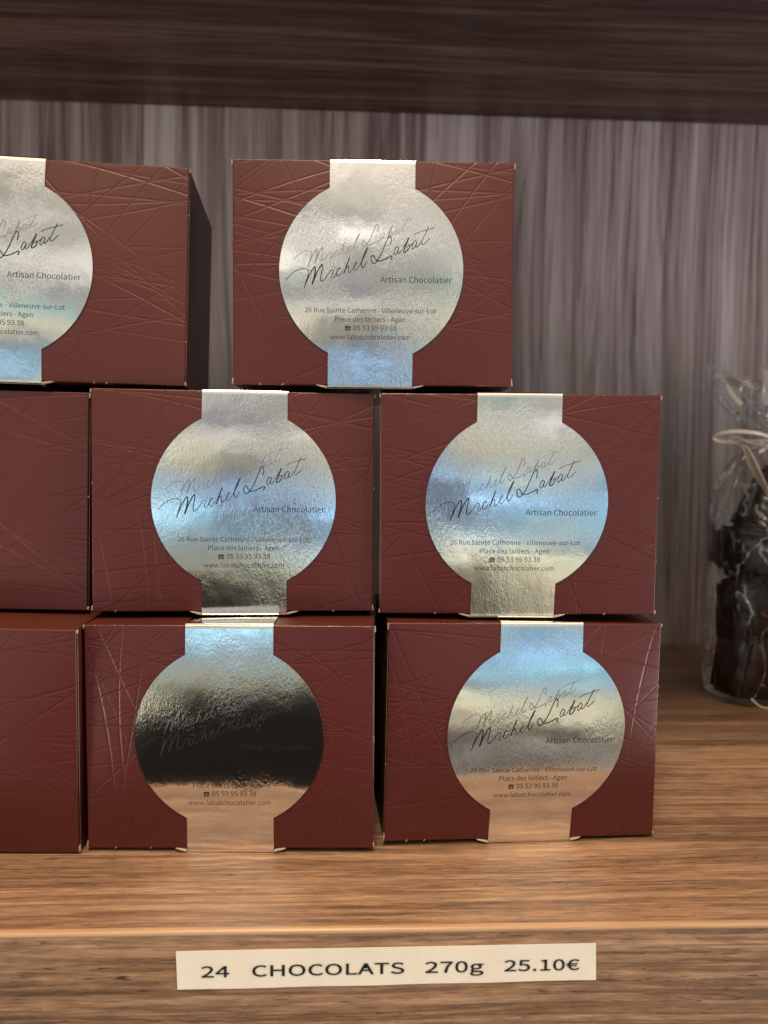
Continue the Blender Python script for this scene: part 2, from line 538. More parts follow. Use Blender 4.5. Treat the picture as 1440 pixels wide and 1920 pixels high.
# ------------------------------------------------------------------ lettering
FONT = {" ":[157,[]],"-":[243,[[[32,172],[211,172],[211,221],[32,221]]]],".":[195,[[[97,-9],[130,4],[144,39],[130,75],[97,88],[65,75],[51,39],[65,4]]]],"0":[389,[[[195,-9],[279,20],[335,109],[354,258],[335,406],[279,493],[195,522],[110,493],[55,406],[35,258],[55,109],[110,20]],[[195,43],[143,65],[109,136],[97,258],[109,380],[143,450],[195,472],[246,450],[280,380],[293,258],[280,136],[246,65]]]],"1":[389,[[[62,0],[343,0],[343,53],[240,53],[240,513],[191,513],[145,492],[85,477],[85,436],[176,436],[176,53],[62,53]]]],"2":[389,[[[31,0],[354,0],[354,55],[211,55],[127,50],[233,162],[304,268],[329,372],[311,451],[259,504],[179,522],[120,513],[71,487],[28,447],[65,411],[96,442],[132,463],[172,471],[224,457],[256,422],[266,369],[241,275],[163,167],[31,38]]]],"3":[389,[[[184,-9],[268,8],[327,59],[349,137],[335,199],[296,243],[241,268],[241,271],[289,298],[320,339],[332,394],[312,464],[260,507],[182,522],[127,514],[80,493],[39,461],[74,421],[122,457],[180,471],[244,448],[267,389],[254,339],[209,304],[125,291],[125,242],[219,229],[269,194],[284,139],[271,89],[234,56],[180,44],[128,53],[87,74],[53,103],[20,62],[60,27],[114,1]]]],"4":[389,[[[238,0],[298,0],[298,141],[367,141],[367,193],[298,193],[298,513],[228,513],[14,183],[14,141],[238,141]],[[238,193],[81,193],[197,368],[239,443],[242,443],[238,350]]]],"5":[389,[[[183,-9],[265,12],[327,71],[352,167],[330,260],[275,313],[197,331],[155,325],[120,310],[133,459],[326,459],[326,513],[77,513],[60,274],[95,252],[135,275],[180,282],[236,268],[273,228],[286,165],[272,101],[233,59],[177,44],[124,52],[83,73],[51,101],[19,59],[59,26],[113,1]]]
],"6":[389,[[[211,-9],[285,12],[338,70],[359,158],[341,247],[291,301],[216,319],[175,311],[135,290],[99,257],[119,383],[166,450],[232,470],[277,459],[313,431],[349,470],[317,497],[277,516],[229,522],[136,495],[66,406],[39,245],[62,104],[123,19]],[[101,206],[136,244],[172,265],[205,271],[257,257],[288,218],[298,158],[286,96],[255,56],[211,41],[155,60],[118,116]]]],"7":[389,[[[139,0],[205,0],[221,178],[265,328],[356,475],[356,513],[34,513],[34,459],[284,459],[203,321],[158,174]]]],"8":[389,[[[196,-9],[280,9],[336,56],[356,123],[344,184],[313,228],[270,258],[270,262],[301,293],[327,335],[338,386],[321,456],[273,504],[197,521],[126,505],[75,459],[57,391],[66,342],[92,303],[126,272],[126,270],[81,237],[46,189],[32,127],[54,57],[111,9]],[[231,279],[174,305],[131,340],[115,391],[138,451],[197,473],[244,461],[273,429],[284,382],[270,328]],[[197,39],[141,51],[103,84],[89,133],[98,179],[123,218],[160,249],[227,219],[276,182],[296,125],[283,80],[249,50]]]],"9":[389,[[[165,-9],[255,19],[324,112],[351,279],[328,414],[267,495],[178,522],[104,501],[51,443],[31,356],[49,267],[98,213],[172,195],[215,202],[255,224],[291,257],[270,131],[224,64],[162,44],[115,55],[76,83],[41,43],[73,16],[114,-2]],[[290,311],[255,271],[218,249],[183,242],[132,256],[101,296],[91,356],[103,417],[134,458],[179,473],[235,454],[272,400]]]],"A":[426,[[[3,0],[68,0],[118,157],[305,157],[354,0],[423,0],[249,513],[176,513]],[[134,208],[159,287],[210,461],[213,461],[265,287],[289,208]]]],"C":[447,[[[264,-9],[325,0],[377,25],[422,64],[386,106],[351,74],[312,55],[267,48],[182,73],[127,146],[107,258],[128,369],[184,440],[269,466],[328,452],[374,417],[409,459],[373,490],[326,513],[268,522],[151,490],[71,399],[41,256],[70,113],[149,23]]]
],"H":[510,[[[71,0],[135,0],[135,242],[375,242],[375,0],[440,0],[440,513],[375,513],[375,298],[135,298],[135,513],[71,513]]]],"L":[380,[[[71,0],[360,0],[360,55],[135,55],[135,513],[71,513]]]],"O":[520,[[[260,-9],[374,24],[451,116],[479,258],[451,400],[374,491],[260,522],[146,491],[69,400],[41,258],[69,116],[146,24]],[[260,48],[179,74],[126,147],[107,258],[126,369],[179,440],[260,466],[340,440],[393,369],[412,258],[393,147],[340,74]]]],"P":[443,[[[71,0],[135,0],[135,204],[220,204],[319,221],[385,273],[409,363],[385,452],[318,499],[217,513],[71,513]],[[135,257],[135,461],[209,461],[284,452],[329,421],[345,363],[330,303],[286,268],[211,257]]]],"R":[445,[[[135,270],[135,461],[221,461],[289,452],[332,423],[346,370],[332,314],[289,281],[221,270]],[[352,0],[425,0],[295,225],[356,252],[396,300],[410,370],[387,454],[324,500],[231,513],[71,513],[71,0],[135,0],[135,218],[228,218]]]],"S":[417,[[[213,-9],[306,11],[366,63],[387,137],[373,200],[335,244],[282,274],[209,305],[169,324],[137,350],[123,391],[135,431],[168,457],[219,466],[264,460],[302,443],[336,418],[370,459],[328,492],[277,514],[219,522],[136,505],[79,457],[57,387],[74,324],[114,281],[162,255],[235,223],[279,201],[310,174],[321,131],[309,87],[272,58],[214,48],[161,56],[113,78],[72,111],[34,67],[84,26],[144,0]]]],"T":[419,[[[177,0],[242,0],[242,459],[398,459],[398,513],[22,513],[22,459],[177,459]]]],"V":[403,[[[165,0],[239,0],[403,513],[337,513],[254,235],[204,66],[202,66],[152,235],[69,513],[1,513]]]],"a":[394,[[[152,-9],[197,-2],[240,18],[278,46],[280,46],[286,0],[338,0],[338,234],[325,316],[282,371],[207,390],[148,382],[98,363],[57,340],[82,296],[115,316],[154,331],[196,337],[244,323],[268,288],[275,241],[142,214],[66,168],[41,99],[56,40],[95,4]],[[170,43],[122,57],[103,103],[119,146],[173,178],[275,198],[275,92],[222,55]]]
],"b":[433,[[[232,-9],[313,15],[374,85],[397,196],[380,299],[329,366],[246,390],[204,383],[163,364],[126,337],[129,405],[129,557],[64,557],[64,0],[116,0],[121,39],[124,39],[177,4]],[[221,45],[178,53],[129,84],[129,284],[181,323],[230,336],[288,318],[321,270],[331,195],[316,115],[278,63]]]],"c":[357,[[[214,-9],[259,-3],[300,13],[338,39],[310,82],[269,55],[220,44],[158,62],[117,113],[102,190],[118,267],[160,318],[222,336],[263,327],[298,303],[330,345],[283,377],[219,390],[128,366],[62,298],[36,190],[60,82],[123,14]]]],"d":[434,[[[194,-9],[238,-2],[277,18],[310,45],[312,45],[317,0],[370,0],[370,557],[305,557],[305,411],[309,346],[259,378],[202,390],[120,366],[60,296],[37,190],[57,82],[111,14]],[[208,45],[151,62],[115,112],[103,190],[118,267],[157,318],[213,336],[259,327],[305,296],[305,97],[258,58]]]],"e":[388,[[[218,-9],[266,-4],[308,10],[343,29],[321,72],[276,50],[225,42],[162,58],[118,104],[99,175],[356,175],[359,211],[341,306],[289,368],[207,390],[124,366],[61,297],[36,190],[61,83],[126,15]],[[99,221],[119,285],[157,325],[208,339],[259,325],[291,286],[303,221]]]],"g":[395,[[[193,-175],[295,-157],[361,-109],[385,-43],[370,8],[326,38],[253,47],[178,47],[125,59],[111,88],[118,114],[136,134],[163,124],[192,120],[263,137],[313,182],[331,253],[323,298],[300,331],[378,331],[378,380],[246,380],[192,390],[121,373],[70,326],[50,254],[65,193],[99,152],[99,149],[71,120],[57,78],[67,40],[92,16],[92,13],[50,-26],[36,-74],[56,-129],[111,-163]],[[192,164],[152,175],[123,206],[111,254],[135,320],[192,343],[233,333],[262,302],[273,254],[262,206],[233,175]],[[202,-131],[142,-123],[105,-100],[92,-64],[101,-31],[130,0],[179,-6],[245,-6],[303,-16],[322,-54],[307,-91],[266,-120]]]
],"h":[425,[[[64,0],[129,0],[129,276],[180,319],[232,334],[274,324],[297,291],[305,232],[305,0],[368,0],[368,241],[356,323],[318,373],[252,390],[204,381],[163,358],[126,326],[129,405],[129,557],[64,557]]]],"i":[193,[[[64,0],[129,0],[129,380],[64,380]],[[97,459],[127,470],[139,501],[127,531],[97,543],[66,531],[55,501],[66,470]]]],"l":[199,[[[132,-9],[169,-4],[160,46],[146,44],[134,50],[129,71],[129,557],[64,557],[64,76],[80,13]]]],"m":[648,[[[64,0],[129,0],[129,276],[179,320],[224,334],[264,324],[287,291],[295,232],[295,0],[359,0],[359,276],[409,320],[454,334],[494,324],[518,291],[525,232],[525,0],[589,0],[589,241],[576,323],[538,373],[474,390],[429,381],[388,355],[348,317],[327,356],[293,381],[243,390],[200,381],[160,358],[125,325],[123,325],[117,380],[64,380]]]],"n":[427,[[[64,0],[129,0],[129,276],[180,319],[232,334],[274,324],[297,291],[305,232],[305,0],[368,0],[368,241],[356,323],[318,373],[252,390],[204,381],[162,358],[125,325],[123,325],[117,380],[64,380]]]],"o":[424,[[[212,-9],[299,14],[363,82],[388,190],[363,298],[299,366],[212,390],[125,366],[61,298],[36,190],[61,82],[125,14]],[[212,44],[154,62],[116,113],[102,190],[116,267],[154,318],[212,336],[270,318],[309,267],[323,190],[309,113],[270,62]]]],"r":[272,[[[64,0],[129,0],[129,244],[158,296],[191,324],[224,333],[261,326],[273,382],[232,390],[192,380],[155,353],[125,311],[123,311],[117,380],[64,380]]]],"s":[328,[[[164,-9],[239,6],[286,47],[302,104],[284,161],[241,196],[186,219],[129,245],[104,285],[122,324],[175,340],[221,331],[261,307],[292,347],[259,368],[219,384],[174,390],[103,375],[59,337],[43,282],[60,229],[102,195],[154,172],[213,145],[241,100],[222,58],[166,41],[124,46],[87,62],[53,86],[22,43],[63,16],[111,-2]]]
],"t":[264,[[[183,-9],[220,-5],[254,5],[242,53],[198,43],[152,62],[139,116],[139,328],[243,328],[243,380],[139,380],[139,487],[86,487],[79,380],[19,377],[19,328],[76,328],[76,118],[86,51],[120,7]]]],"u":[425,[[[176,-9],[223,0],[264,23],[301,60],[303,60],[308,0],[361,0],[361,380],[298,380],[298,111],[263,74],[231,53],[195,46],[154,57],[131,89],[123,147],[123,380],[59,380],[59,139],[71,58],[110,8]]]],"v":[365,[[[146,0],[221,0],[356,380],[293,380],[221,164],[186,52],[182,52],[147,164],[76,380],[9,380]]]],"w":[562,[[[125,0],[199,0],[253,204],[279,314],[282,314],[308,205],[363,0],[440,0],[543,380],[482,380],[426,160],[403,55],[400,55],[373,160],[314,380],[251,380],[192,160],[167,55],[163,55],[141,160],[84,380],[19,380]]]],"€":[389,[[[18,274],[64,274],[64,249],[64,221],[18,218],[18,183],[69,183],[102,79],[165,14],[249,-9],[302,0],[346,24],[384,64],[347,97],[304,56],[254,43],[197,60],[157,108],[134,183],[302,183],[302,221],[130,221],[129,251],[130,274],[333,274],[333,312],[133,312],[156,390],[198,440],[258,457],[303,445],[339,411],[376,447],[345,478],[305,500],[260,508],[169,485],[103,418],[68,312],[18,308]]]]}
_tmp = []


def text_mesh(words, width=None, height=1.0, x0=0.0, base=0.0, kern=0.0, bold=0.0):
    """flat tessellated lettering, x from x0, baseline at base; returns verts2d, faces. words is one string"""
    cu = bpy.data.curves.new("lettering", 'CURVE')
    cu.dimensions = '2D'
    cu.fill_mode = 'BOTH'
    cu.offset = bold
    pen = 0.0
    xmax = 0.0
    xmin = None
    for ch in words:
        adv, polys = FONT[ch]
        for poly in polys:
            if len(poly) < 3:
                continue
            sp = cu.splines.new('POLY')
            sp.points.add(len(poly) - 1)
            for q, (a, b) in zip(sp.points, poly):
                q.co = (pen + a, b, 0, 1)
                xmax = max(xmax, pen + a)
                xmin = pen + a if xmin is None else min(xmin, pen + a)
            sp.use_cyclic_u = True
        pen += adv + kern
    ob = bpy.data.objects.new("lettering", cu)
    COL.objects.link(ob)
    dg = bpy.context.evaluated_depsgraph_get()
    me = bpy.data.meshes.new_from_object(ob.evaluated_get(dg))
    vs = [(v.co.x, v.co.y) for v in me.vertices]
    fs = [tuple(f.vertices) for f in me.polygons]
    bpy.data.objects.remove(ob)
    bpy.data.meshes.remove(me)
    bpy.data.curves.remove(cu)
    sx = width / (xmax - xmin)
    sy = height if height else sx
    return [(x0 + (x - xmin) * sx, base + y * sy) for x, y in vs], fs


def join_flat(parts):
    V, Fc = [], []
    for v, f in parts:
        k = len(V)
        V += v
        Fc += [tuple(i + k for i in q) for q in f]
    return V, Fc


MM = 0.001
# coordinates in metres relative to the centre of the foil disc
small = []
for s, x0, x1, b in (("Artisan Chocolatier", 4.2, 37.2, -5.4),
                     ("26 Rue Sainte Catherine - Villeneuve-sur-Lot", -30.4, 30.2, -19.3),
                     ("Place des laitiers - Agen", -16.5, 16.0, -23.3),
                     ("05 53 95 93 38", -8.0, 11.9, -27.3),
                     ("www.labatchocolatier.com", -18.7, 18.4, -31.4)):
    small.append(text_mesh(s, (x1 - x0) * MM, None, x0 * MM, b * MM))


def poly2(pts):
    cu = bpy.data.curves.new("icon", 'CURVE')
    cu.dimensions = '2D'
    cu.fill_mode = 'BOTH'
    for P in pts:
        sp = cu.splines.new('POLY')
        sp.points.add(len(P) - 1)
        for q, (a, b) in zip(sp.points, P):
            q.co = (a, b, 0, 1)
        sp.use_cyclic_u = True
    ob = bpy.data.objects.new("icon", cu)
    COL.objects.link(ob)
    dg = bpy.context.evaluated_depsgraph_get()
    me = bpy.data.meshes.new_from_object(ob.evaluated_get(dg))
    vs = [(v.co.x, v.co.y) for v in me.vertices]
    fs = [tuple(f.vertices) for f in me.polygons]
    bpy.data.objects.remove(ob)
    return vs, fs


# telephone pictogram
tel_body = [(-1.5, 0), (1.5, 0), (1.4, .75), (.75, 1.45), (.55, 1.9), (-.55, 1.9), (-.75, 1.45), (-1.4, .75)]
tel_hand = [(-1.75, 1.35), (-.95, 1.35), (-.85, 1.9), (0, 2.12), (.85, 1.9), (.95, 1.35), (1.75, 1.35), (1.7, 2.05), (1.1, 2.5), (0, 2.7), (-1.1, 2.5), (-1.7, 2.05)]
dial = [(.5 * math.cos(k * math.pi / 6), .85 + .5 * math.sin(k * math.pi / 6)) for k in range(12)]
sc = 0.82
tel = [[((x * sc - 10.6) * MM, (y * sc - 27.4) * MM) for x, y in P] for P in (tel_body, tel_hand, dial)]
small.append(poly2([tel[0], tel[2]]))
small.append(poly2([tel[1]]))
SMALL = join_flat(small)

# handwritten signature: traced pen strokes, (frame, width, points)
SIG = [
 ('A', 9, 10, [(55,850),(100,800),(160,745),(230,700),(300,683),(360,688),(390,710),(393,750),(378,800),(357,870),(342,930),(330,975)]),
 ('A', 12, 20, [(330,975),(350,910),(380,840),(420,750),(460,680),(485,655),(494,680),(490,740),(475,820),(458,880),(450,918)]),
 ('A', 18, 9, [(450,918),(475,850),(510,760),(550,680),(585,625),(598,620),(600,650),(590,720),(577,790),(573,845),(590,870),(625,850),(670,790),(710,730),(732,698)]),
 ('A', 20, 20, [(770,668),(778,658)]),
 ('A', 9, 9, [(732,698),(765,715),(748,760),(740,795),(752,822),(775,805),(800,765),(818,725)]),
 ('A', 16, 9, [(868,690),(855,672),(835,688),(815,735),(812,775),(830,795),(862,775),(900,715)]),
 ('A', 16, 16, [(1000,510),(985,560),(955,640),(933,710),(918,765)]),
 ('A', 10, 9, [(918,765),(940,700),(965,652),(985,640),(990,665),(985,705),(992,738),(1012,735),(1045,695)]),
 ('A', 9, 9, [(1045,695),(1080,655),(1105,612),(1106,585),(1090,592),(1068,640),(1065,685),(1082,708),(1112,690),(1150,635)]),
 ('A', 9, 12, [(1150,635),(1190,560),(1240,450),(1272,362)]),
 ('A', 20, 9, [(1272,362),(1248,410),(1215,480),(1187,560),(1176,615),(1186,655),(1206,664),(1235,625),(1260,570)]),
 ('B', 12, 15, [(400,410),(412,370),(415,310),(400,275),(380,280),(355,330),(320,420),(280,520),(240,600),(205,650),(170,685),(140,680),(120,640),(125,590),(148,565),(170,590),(200,638),(230,652),(300,635),(370,600),(418,575),(431,585),(422,615),(412,635)]),
 ('B', 12, 9, [(528,452),(515,438),(490,445),(464,500),(462,545),(480,555),(512,505),(532,450)]),
 ('B', 12, 8, [(532,450),(520,500),(521,535),(541,533),(575,485),(600,437)]),
 ('B', 10, 20, [(600,437),(640,380),(668,325),(675,300)]),
 ('B', 20, 10, [(675,300),(655,360),(625,440),(606,500),(618,520),(650,500),(685,450),(690,415),(674,412),(650,452)]),
 ('B', 8, 8, [(690,420),(715,405),(740,380)]),
 ('B', 12, 9, [(792,352),(778,345),(757,358),(730,420),(730,460),(750,462),(783,412),(800,355)]),
 ('B', 14, 8, [(800,355),(786,410),(791,440),(812,433),(845,385),(862,338)]),
 ('B', 10, 9, [(970,135),(955,175),(920,250),(882,340),(871,388),(890,405),(930,375),(970,330),(990,310)]),
 ('B', 7, 9, [(740,272),(780,240),(860,207),(960,178),(1060,145)]),
]


def cr(p0, p1, p2, p3, t):
    return 0.5 * ((2 * p1) + (-p0 + p2) * t + (2 * p0 - 5 * p1 + 4 * p2 - p3) * t * t + (-p0 + 3 * p1 - 3 * p2 + p3) * t ** 3)


def sig_strokes(transform):
    res = []
    for fr, w0, w1, pts in SIG:
        P = [Vector(((530 if fr == 'A' else 680) + x / 8.0, (420 if fr == 'A' else 410) + y / 8.0)) for x, y in pts]
        P = [Vector(transform(q.x, q.y)) for q in P]
        n = len(P)
        S, Wd = [], []
        for i in range(n - 1):
            a, b, c, d = P[max(i - 1, 0)], P[i], P[i + 1], P[min(i + 2, n - 1)]
            for k in range(4):
                S.append(cr(a, b, c, d, k / 4))
                f = (i + k / 4) / (n - 1)
                Wd.append((w0 + (w1 - w0) * f) / 8 * .2475 * MM)
        S.append(P[-1])
        Wd.append(w1 / 8 * .2475 * MM)
        # ends taper
        Wd[0] *= .55
        Wd[-1] *= .55
        res.append((S, Wd))
    return res


def px2foil(x, y):
    return ((x - 696) * .2475 * MM, (-(y - 507) * .2447 + .0113 * .2447 * (x - 696) + .4) * MM)


def ghost(x, y):
    ax, ay = (x - 530) * 8, (y - 420) * 8
    ax, ay = 120.7 + .805 * ax, -134 + .805 * ay
    return px2foil(530 + ax / 8, 420 + ay / 8)


def stroke_mesh(strokes, put, h, wmul=1.0, base=0.00004):
    V, Fc = [], []
    for k, (S, Wd) in enumerate(strokes):
        lift = base + k * 0.000002
        k0 = len(V)
        n = len(S)
        for i in range(n):
            d = (S[min(i + 1, n - 1)] - S[max(i - 1, 0)])
            if d.length < 1e-9:
                d = Vector((1, 0))
            d.normalize()
            nn = Vector((-d.y, d.x)) * Wd[i] * .5 * wmul
            for q, hh in ((S[i] + nn, 0.0), (S[i], h), (S[i] - nn, 0.0)):
                V.append(put(q.x, q.y, lift + hh))
        for i in range(n - 1):
            a = k0 + 3 * i
            Fc += [(a, a + 1, a + 4, a + 3), (a + 1, a + 2, a + 5, a + 4)]
    return V, Fc


SIGN = sig_strokes(px2foil)
GHOST = sig_strokes(ghost)

# ------------------------------------------------------------------ the cartons
BH, BD = 0.1030, 0.080
RAD, HALF, CV = 0.0424, 0.01965, 0.0523


def profile(tilts):
    """tilts: (v fraction, degrees the face looks up) from bottom to top -> outward bulge at height v, zero at both ends"""
    N = 120
    ts = []
    for i in range(N + 1):
        v = i / N
        for (a, ta), (b, tb) in zip(tilts, tilts[1:]):
            if a <= v <= b:
                k = (v - a) / (b - a)
                k = k * k * (3 - 2 * k)
                ts.append(ta + (tb - ta) * k)
                break
    mean = sum(ts) / len(ts)
    ts = [math.tan(math.radians(q - mean)) for q in ts]
    d = [0.0]
    for i in range(N):
        d.append(d[-1] - (ts[i] + ts[i + 1]) / 2 * BH / N)
    e = d[-1]
    d = [q - e * i / N for i, q in enumerate(d)]

    def f(v):
        x = min(max(v / BH, 0), 1) * N
        i = min(int(x), N - 1)
        return d[i] + (d[i + 1] - d[i]) * (x - i)
    return f


def make_box(name, w, loc, rot, cu, tilts, curl, seed, xtw=0.0, with_print=True, cant=0.0):
    rn = random.Random(seed)
    root = empty(name, loc, rot)
    prof = profile(tilts)
    hw = w / 2

    def bulge(u, v):
        q = max(0.0, 1 - (abs(u) / hw) ** 3)
        return prof(v) * q

    # carton ------------------------------------------------------
    nu, nv = 44, 40
    us = [-hw + w * i / nu for i in range(nu + 1)]
    vs_ = [BH * j / nv for j in range(nv + 1)]
    V = [(u, -bulge(u, v), v) for v in vs_ for u in us]
    Fc = []
    for j in range(nv):
        for i in range(nu):
            a = j * (nu + 1) + i
            Fc.append((a, a + 1, a + nu + 2, a + nu + 1))
    idx = [0] * len(Fc)
    # the closed shell behind the front
    b0 = len(V)
    ins = 0.0006
    V += [(u, BD, v) for v in (0, BH) for u in (-hw, hw)]

    def addf(f, m_):
        Fc.append(f)
        idx.append(m_)
    addf(tuple([nv * (nu + 1) + i for i in range(nu + 1)] + [b0 + 3, b0 + 2]), 1)     # top
    addf(tuple([i for i in range(nu, -1, -1)] + [b0, b0 + 1]), 1)                      # bottom
    addf(tuple([j * (nu + 1) for j in range(nv + 1)][::1] + [b0 + 2, b0]), 1)          # left
    addf(tuple([j * (nu + 1) + nu for j in range(nv, -1, -1)] + [b0 + 1, b0 + 3]), 1)  # right
    addf((b0 + 1, b0, b0 + 2, b0 + 3), 1)
    car = mesh_obj("carton", V, Fc, [M['card'], M['cardside']], root, idx, smooth=True)
    bv = car.modifiers.new("fold", 'BEVEL')
    bv.width = 0.0005
    bv.segments = 3
    bv.limit_method = 'ANGLE'
    bv.angle_limit = math.radians(60)
    wn = car.modifiers.new("wn", 'WEIGHTED_NORMAL')
    wn.keep_sharp = False

    # pale raw-card nicks at the corners and the lips of the die-cut beside the band
    def nick(x0, x1, y0, y1, z0, z1, nm="corner_tab", skew=0.0):
        bm = bevel_box(x0, x1, y0, y1, z0, z1, 0.00012, 2)
        for v in bm.verts:
            v.co.x += skew * (v.co.z - z0)
        return bm_obj(nm, bm, M['rawcard'], root)
    for sx in (-1, 1):
        e = sx * hw
        hgt_ = rn.uniform(.0012, .003)
        nick(min(e, e + sx * .0006), max(e, e + sx * .0006), .0003, .0016, BH - hgt_ - .0003, BH - .0002)
        nick(min(e, e + sx * .0007), max(e, e + sx * .0007), .0002, .002, .0003, .0003 + rn.uniform(.0012, .0034), skew=sx * -.15)
    for k in range(2):
        zc = rn.uniform(.2, .8) * BH
        sx = rn.choice((-1, 1))
        nick(sx * hw - .0002, sx * hw + .0003, .0002, .0008, zc, zc + .0007)
    for k in range(2):
        xc = rn.choice((-1, 1)) * rn.uniform(.035, .055)
        nick(xc, xc + .0004, -.0003 , .0006, -.0003, .0006, skew=.6)
    # side flap seam (a thin pale cut line down each side face)
    for sx in (-1, 1):
        e = sx * hw
        nick(min(e, e + sx * .00015), max(e, e + sx * .00015), .0018, .0020, .002, BH - .002, nm="flap_edge")

    # foil band ----------------------------------------------------
    if with_print is None:
        return root
    cv = CV

    def halfw(v):
        dv = abs(v - cv)
        if dv < RAD:
            return max(HALF, math.sqrt(RAD * RAD - dv * dv))
        return HALF

    def surf(u, v, h=0.0):
        """u relative to the disc centre, v above the carton's bottom fold"""
        g = 0.00045 + h + curl * min(1.0, abs(u) / RAD) ** 3
        x = u + cu + xtw * (v - cv)
        return (x, -bulge(min(max(x, -hw), hw), v) - g, v)
    lo, hi = -.0015, BH + .0009
    jn = math.sqrt(RAD ** 2 - HALF ** 2)
    rows = [lo]
    rows += [lo + .0008, 0.0005]
    kk = 10
    rows += [.0005 + (cv - jn - .0005) * i / kk for i in range(1, kk + 1)]
    nn_ = 76
    rows += [cv - jn * math.cos(math.pi * i / nn_) if False else cv - jn + 2 * jn * i / nn_ for i in range(1, nn_ + 1)]
    top0 = cv + jn
    rows += [top0 + (hi - .0012 - top0) * i / kk for i in range(1, kk + 1)]
    nc = 46
    path = []
    for v in rows:
        path.append((v, None))
    V, Fc, idx = [], [], []
    R0 = []
    # underside strip, then front, then top strip, then down the back
    yb_ = BD + .0006

    def flat(y, z, row):
        for i in range(nc + 1):
            u = (-1 + 2 * i / nc) * HALF
            row.append((u + cu + (xtw * ((0 if z < BH / 2 else BH) - cv)), y, z))
    strips = []
    for y in (yb_, BD * .66, BD * .33, .004, .0012, .0002):
        row = []
        flat(y, lo - .0003 + (0.00035 if y < .001 else 0), row)
        strips.append(row)
    strips[-1] = [(x, .0002 - .0002, lo - .00018) for x, y, z in strips[-1]]
    for v in rows:
        h = halfw(v)
        row = [surf((-1 + 2 * i / nc) * h, v) for i in range(nc + 1)]
        strips.append(row)
    for y, dz in ((-.0002, .0004), (.0002, .0008), (.0012, .0010), (.004, .0010), (BD * .33, .0009), (BD * .66, .0009), (yb_, .0009)):
        row = []
        flat(y, hi - .0009 + dz - .00015, row)
        strips.append(row)
    row = []
    flat(yb_ + .0003, BH * .5, row)
    strips.append(row)
    nr = len(strips)
    C = [Vector(q) for row in strips for q in row]
    w1 = nc + 1
    for j in range(nr):
        jn_ = (j + 1) % nr
        for i in range(nc):
            Fc.append((j * w1 + i, j * w1 + i + 1, jn_ * w1 + i + 1, jn_ * w1 + i))
            idx.append(0)
    # thickness: inner skin and pale cut edges
    TH = .0003
    NRM = []
    for j in range(nr):
        a = C[((j + 1) % nr) * w1 + nc // 2]
        b = C[((j - 1) % nr) * w1 + nc // 2]
        tv = (a - b)
        tv.x = 0
        tv.normalize()
        NRM.append(Vector((0, -tv.z, tv.y)) * -1 if False else Vector((0, tv.z, -tv.y)))
    k0 = len(C)
    for j in range(nr):
        for i in range(w1):
            C.append(C[j * w1 + i] + NRM[j] * TH)
    for j in range(nr):
        jn_ = (j + 1) % nr
        for i in range(nc):
            Fc.append((k0 + j * w1 + i + 1, k0 + j * w1 + i, k0 + jn_ * w1 + i, k0 + jn_ * w1 + i + 1))
            idx.append(1)
        for i, s in ((0, 1), (nc, -1)):
            q = (j * w1 + i, jn_ * w1 + i, k0 + jn_ * w1 + i, k0 + j * w1 + i)
            Fc.append(q if s > 0 else q[::-1])
            idx.append(1)
    band = mesh_obj("foil_band", C, Fc, [M['foil'], M['rawcard']], root, idx, smooth=True)
    me = band.data
    # sharp rim
    for e in me.edges:
        e.use_edge_sharp = False
    sm = [True if k == 0 else False for k in idx]
    me.polygons.foreach_set('use_smooth', sm)
    bmx = bmesh.new()
    bmx.from_mesh(me)
    bmesh.ops.recalc_face_normals(bmx, faces=bmx.faces[:])
    for e in bmx.edges:
        ml = {f.material_index for f in e.link_faces}
        if len(ml) > 1:
            e.smooth = False
    bmx.to_mesh(me)
    bmx.free()

    # lips of the slot that the band is tucked through
    for sx in (-1, 1):
        pts = []
        for k in range(7):
            f = k / 6
            xx = cu + xtw * (-cv) + sx * (HALF + .0002 + f * .0052)
            pts.append((xx, -.0012 + .0006 * f, -.0008 * (1 - f) ** 1.5 + .0001))
        V2, F2 = [], []
        for k, (xx, yy, z_) in enumerate(pts):
            th = .0007 * (1 - (k / 6) ** 3) + .0001
            V2 += [(xx, yy, z_ - th), (xx, yy, z_), (xx, .002, z_), (xx, .002, z_ - th)]
        for k in range(6):
            a = 4 * k
            for q in range(4):
                F2.append((a + q, a + (q + 1) % 4, a + 4 + (q + 1) % 4, a + 4 + q))
        F2 += [(0, 1, 2, 3), (27, 26, 25, 24)]
        mesh_obj("slot_lip", V2, F2, M['rawcard'], root)

    # print ----------------------------------------------------------
    def put(u, v, h):
        return surf(u, cv + v, h)
    V, Fc = stroke_mesh(GHOST, put, .000035, 1.0, .00002)
    mesh_obj("embossed_signature", V, Fc, M['foilghost'], band)
    V, Fc = stroke_mesh(SIGN, put, .00006, 1.05, .00009)
    mesh_obj("signature", V, Fc, M['ink'], band)
    V = [put(u, v, .00004) for u, v in SMALL[0]]
    mesh_obj("lettering", V, SMALL[1], M['ink'], band, smooth=False)
    return root


def b_rot(yaw, roll, lean):
    return (-lean, roll, yaw)


for nm, w, fit, cu, tilts, curl, seed, xtw, lab, grp in BOXES:
    r = make_box(nm, w, (fit[0], fit[1], fit[2]), b_rot(*fit[3:]), cu, tilts, curl, seed, xtw)
    tag(r, lab, "box", grp)

# ------------------------------------------------------------------ price strip
strip = empty("price_label", (0.0169, EDGE_Y - .0001, -0.01455), (0, 0, 0))
tag(strip, "cream paper price strip reading 24 CHOCOLATS 270g 25.10€ on the shelf edge", "label")
LC = {(0, 1): (-.0641, -.0075), (0, 0): (-.0635, -.0226), (1, 1): (.0973, -.0067), (1, 0): (.0977, -.0214)}


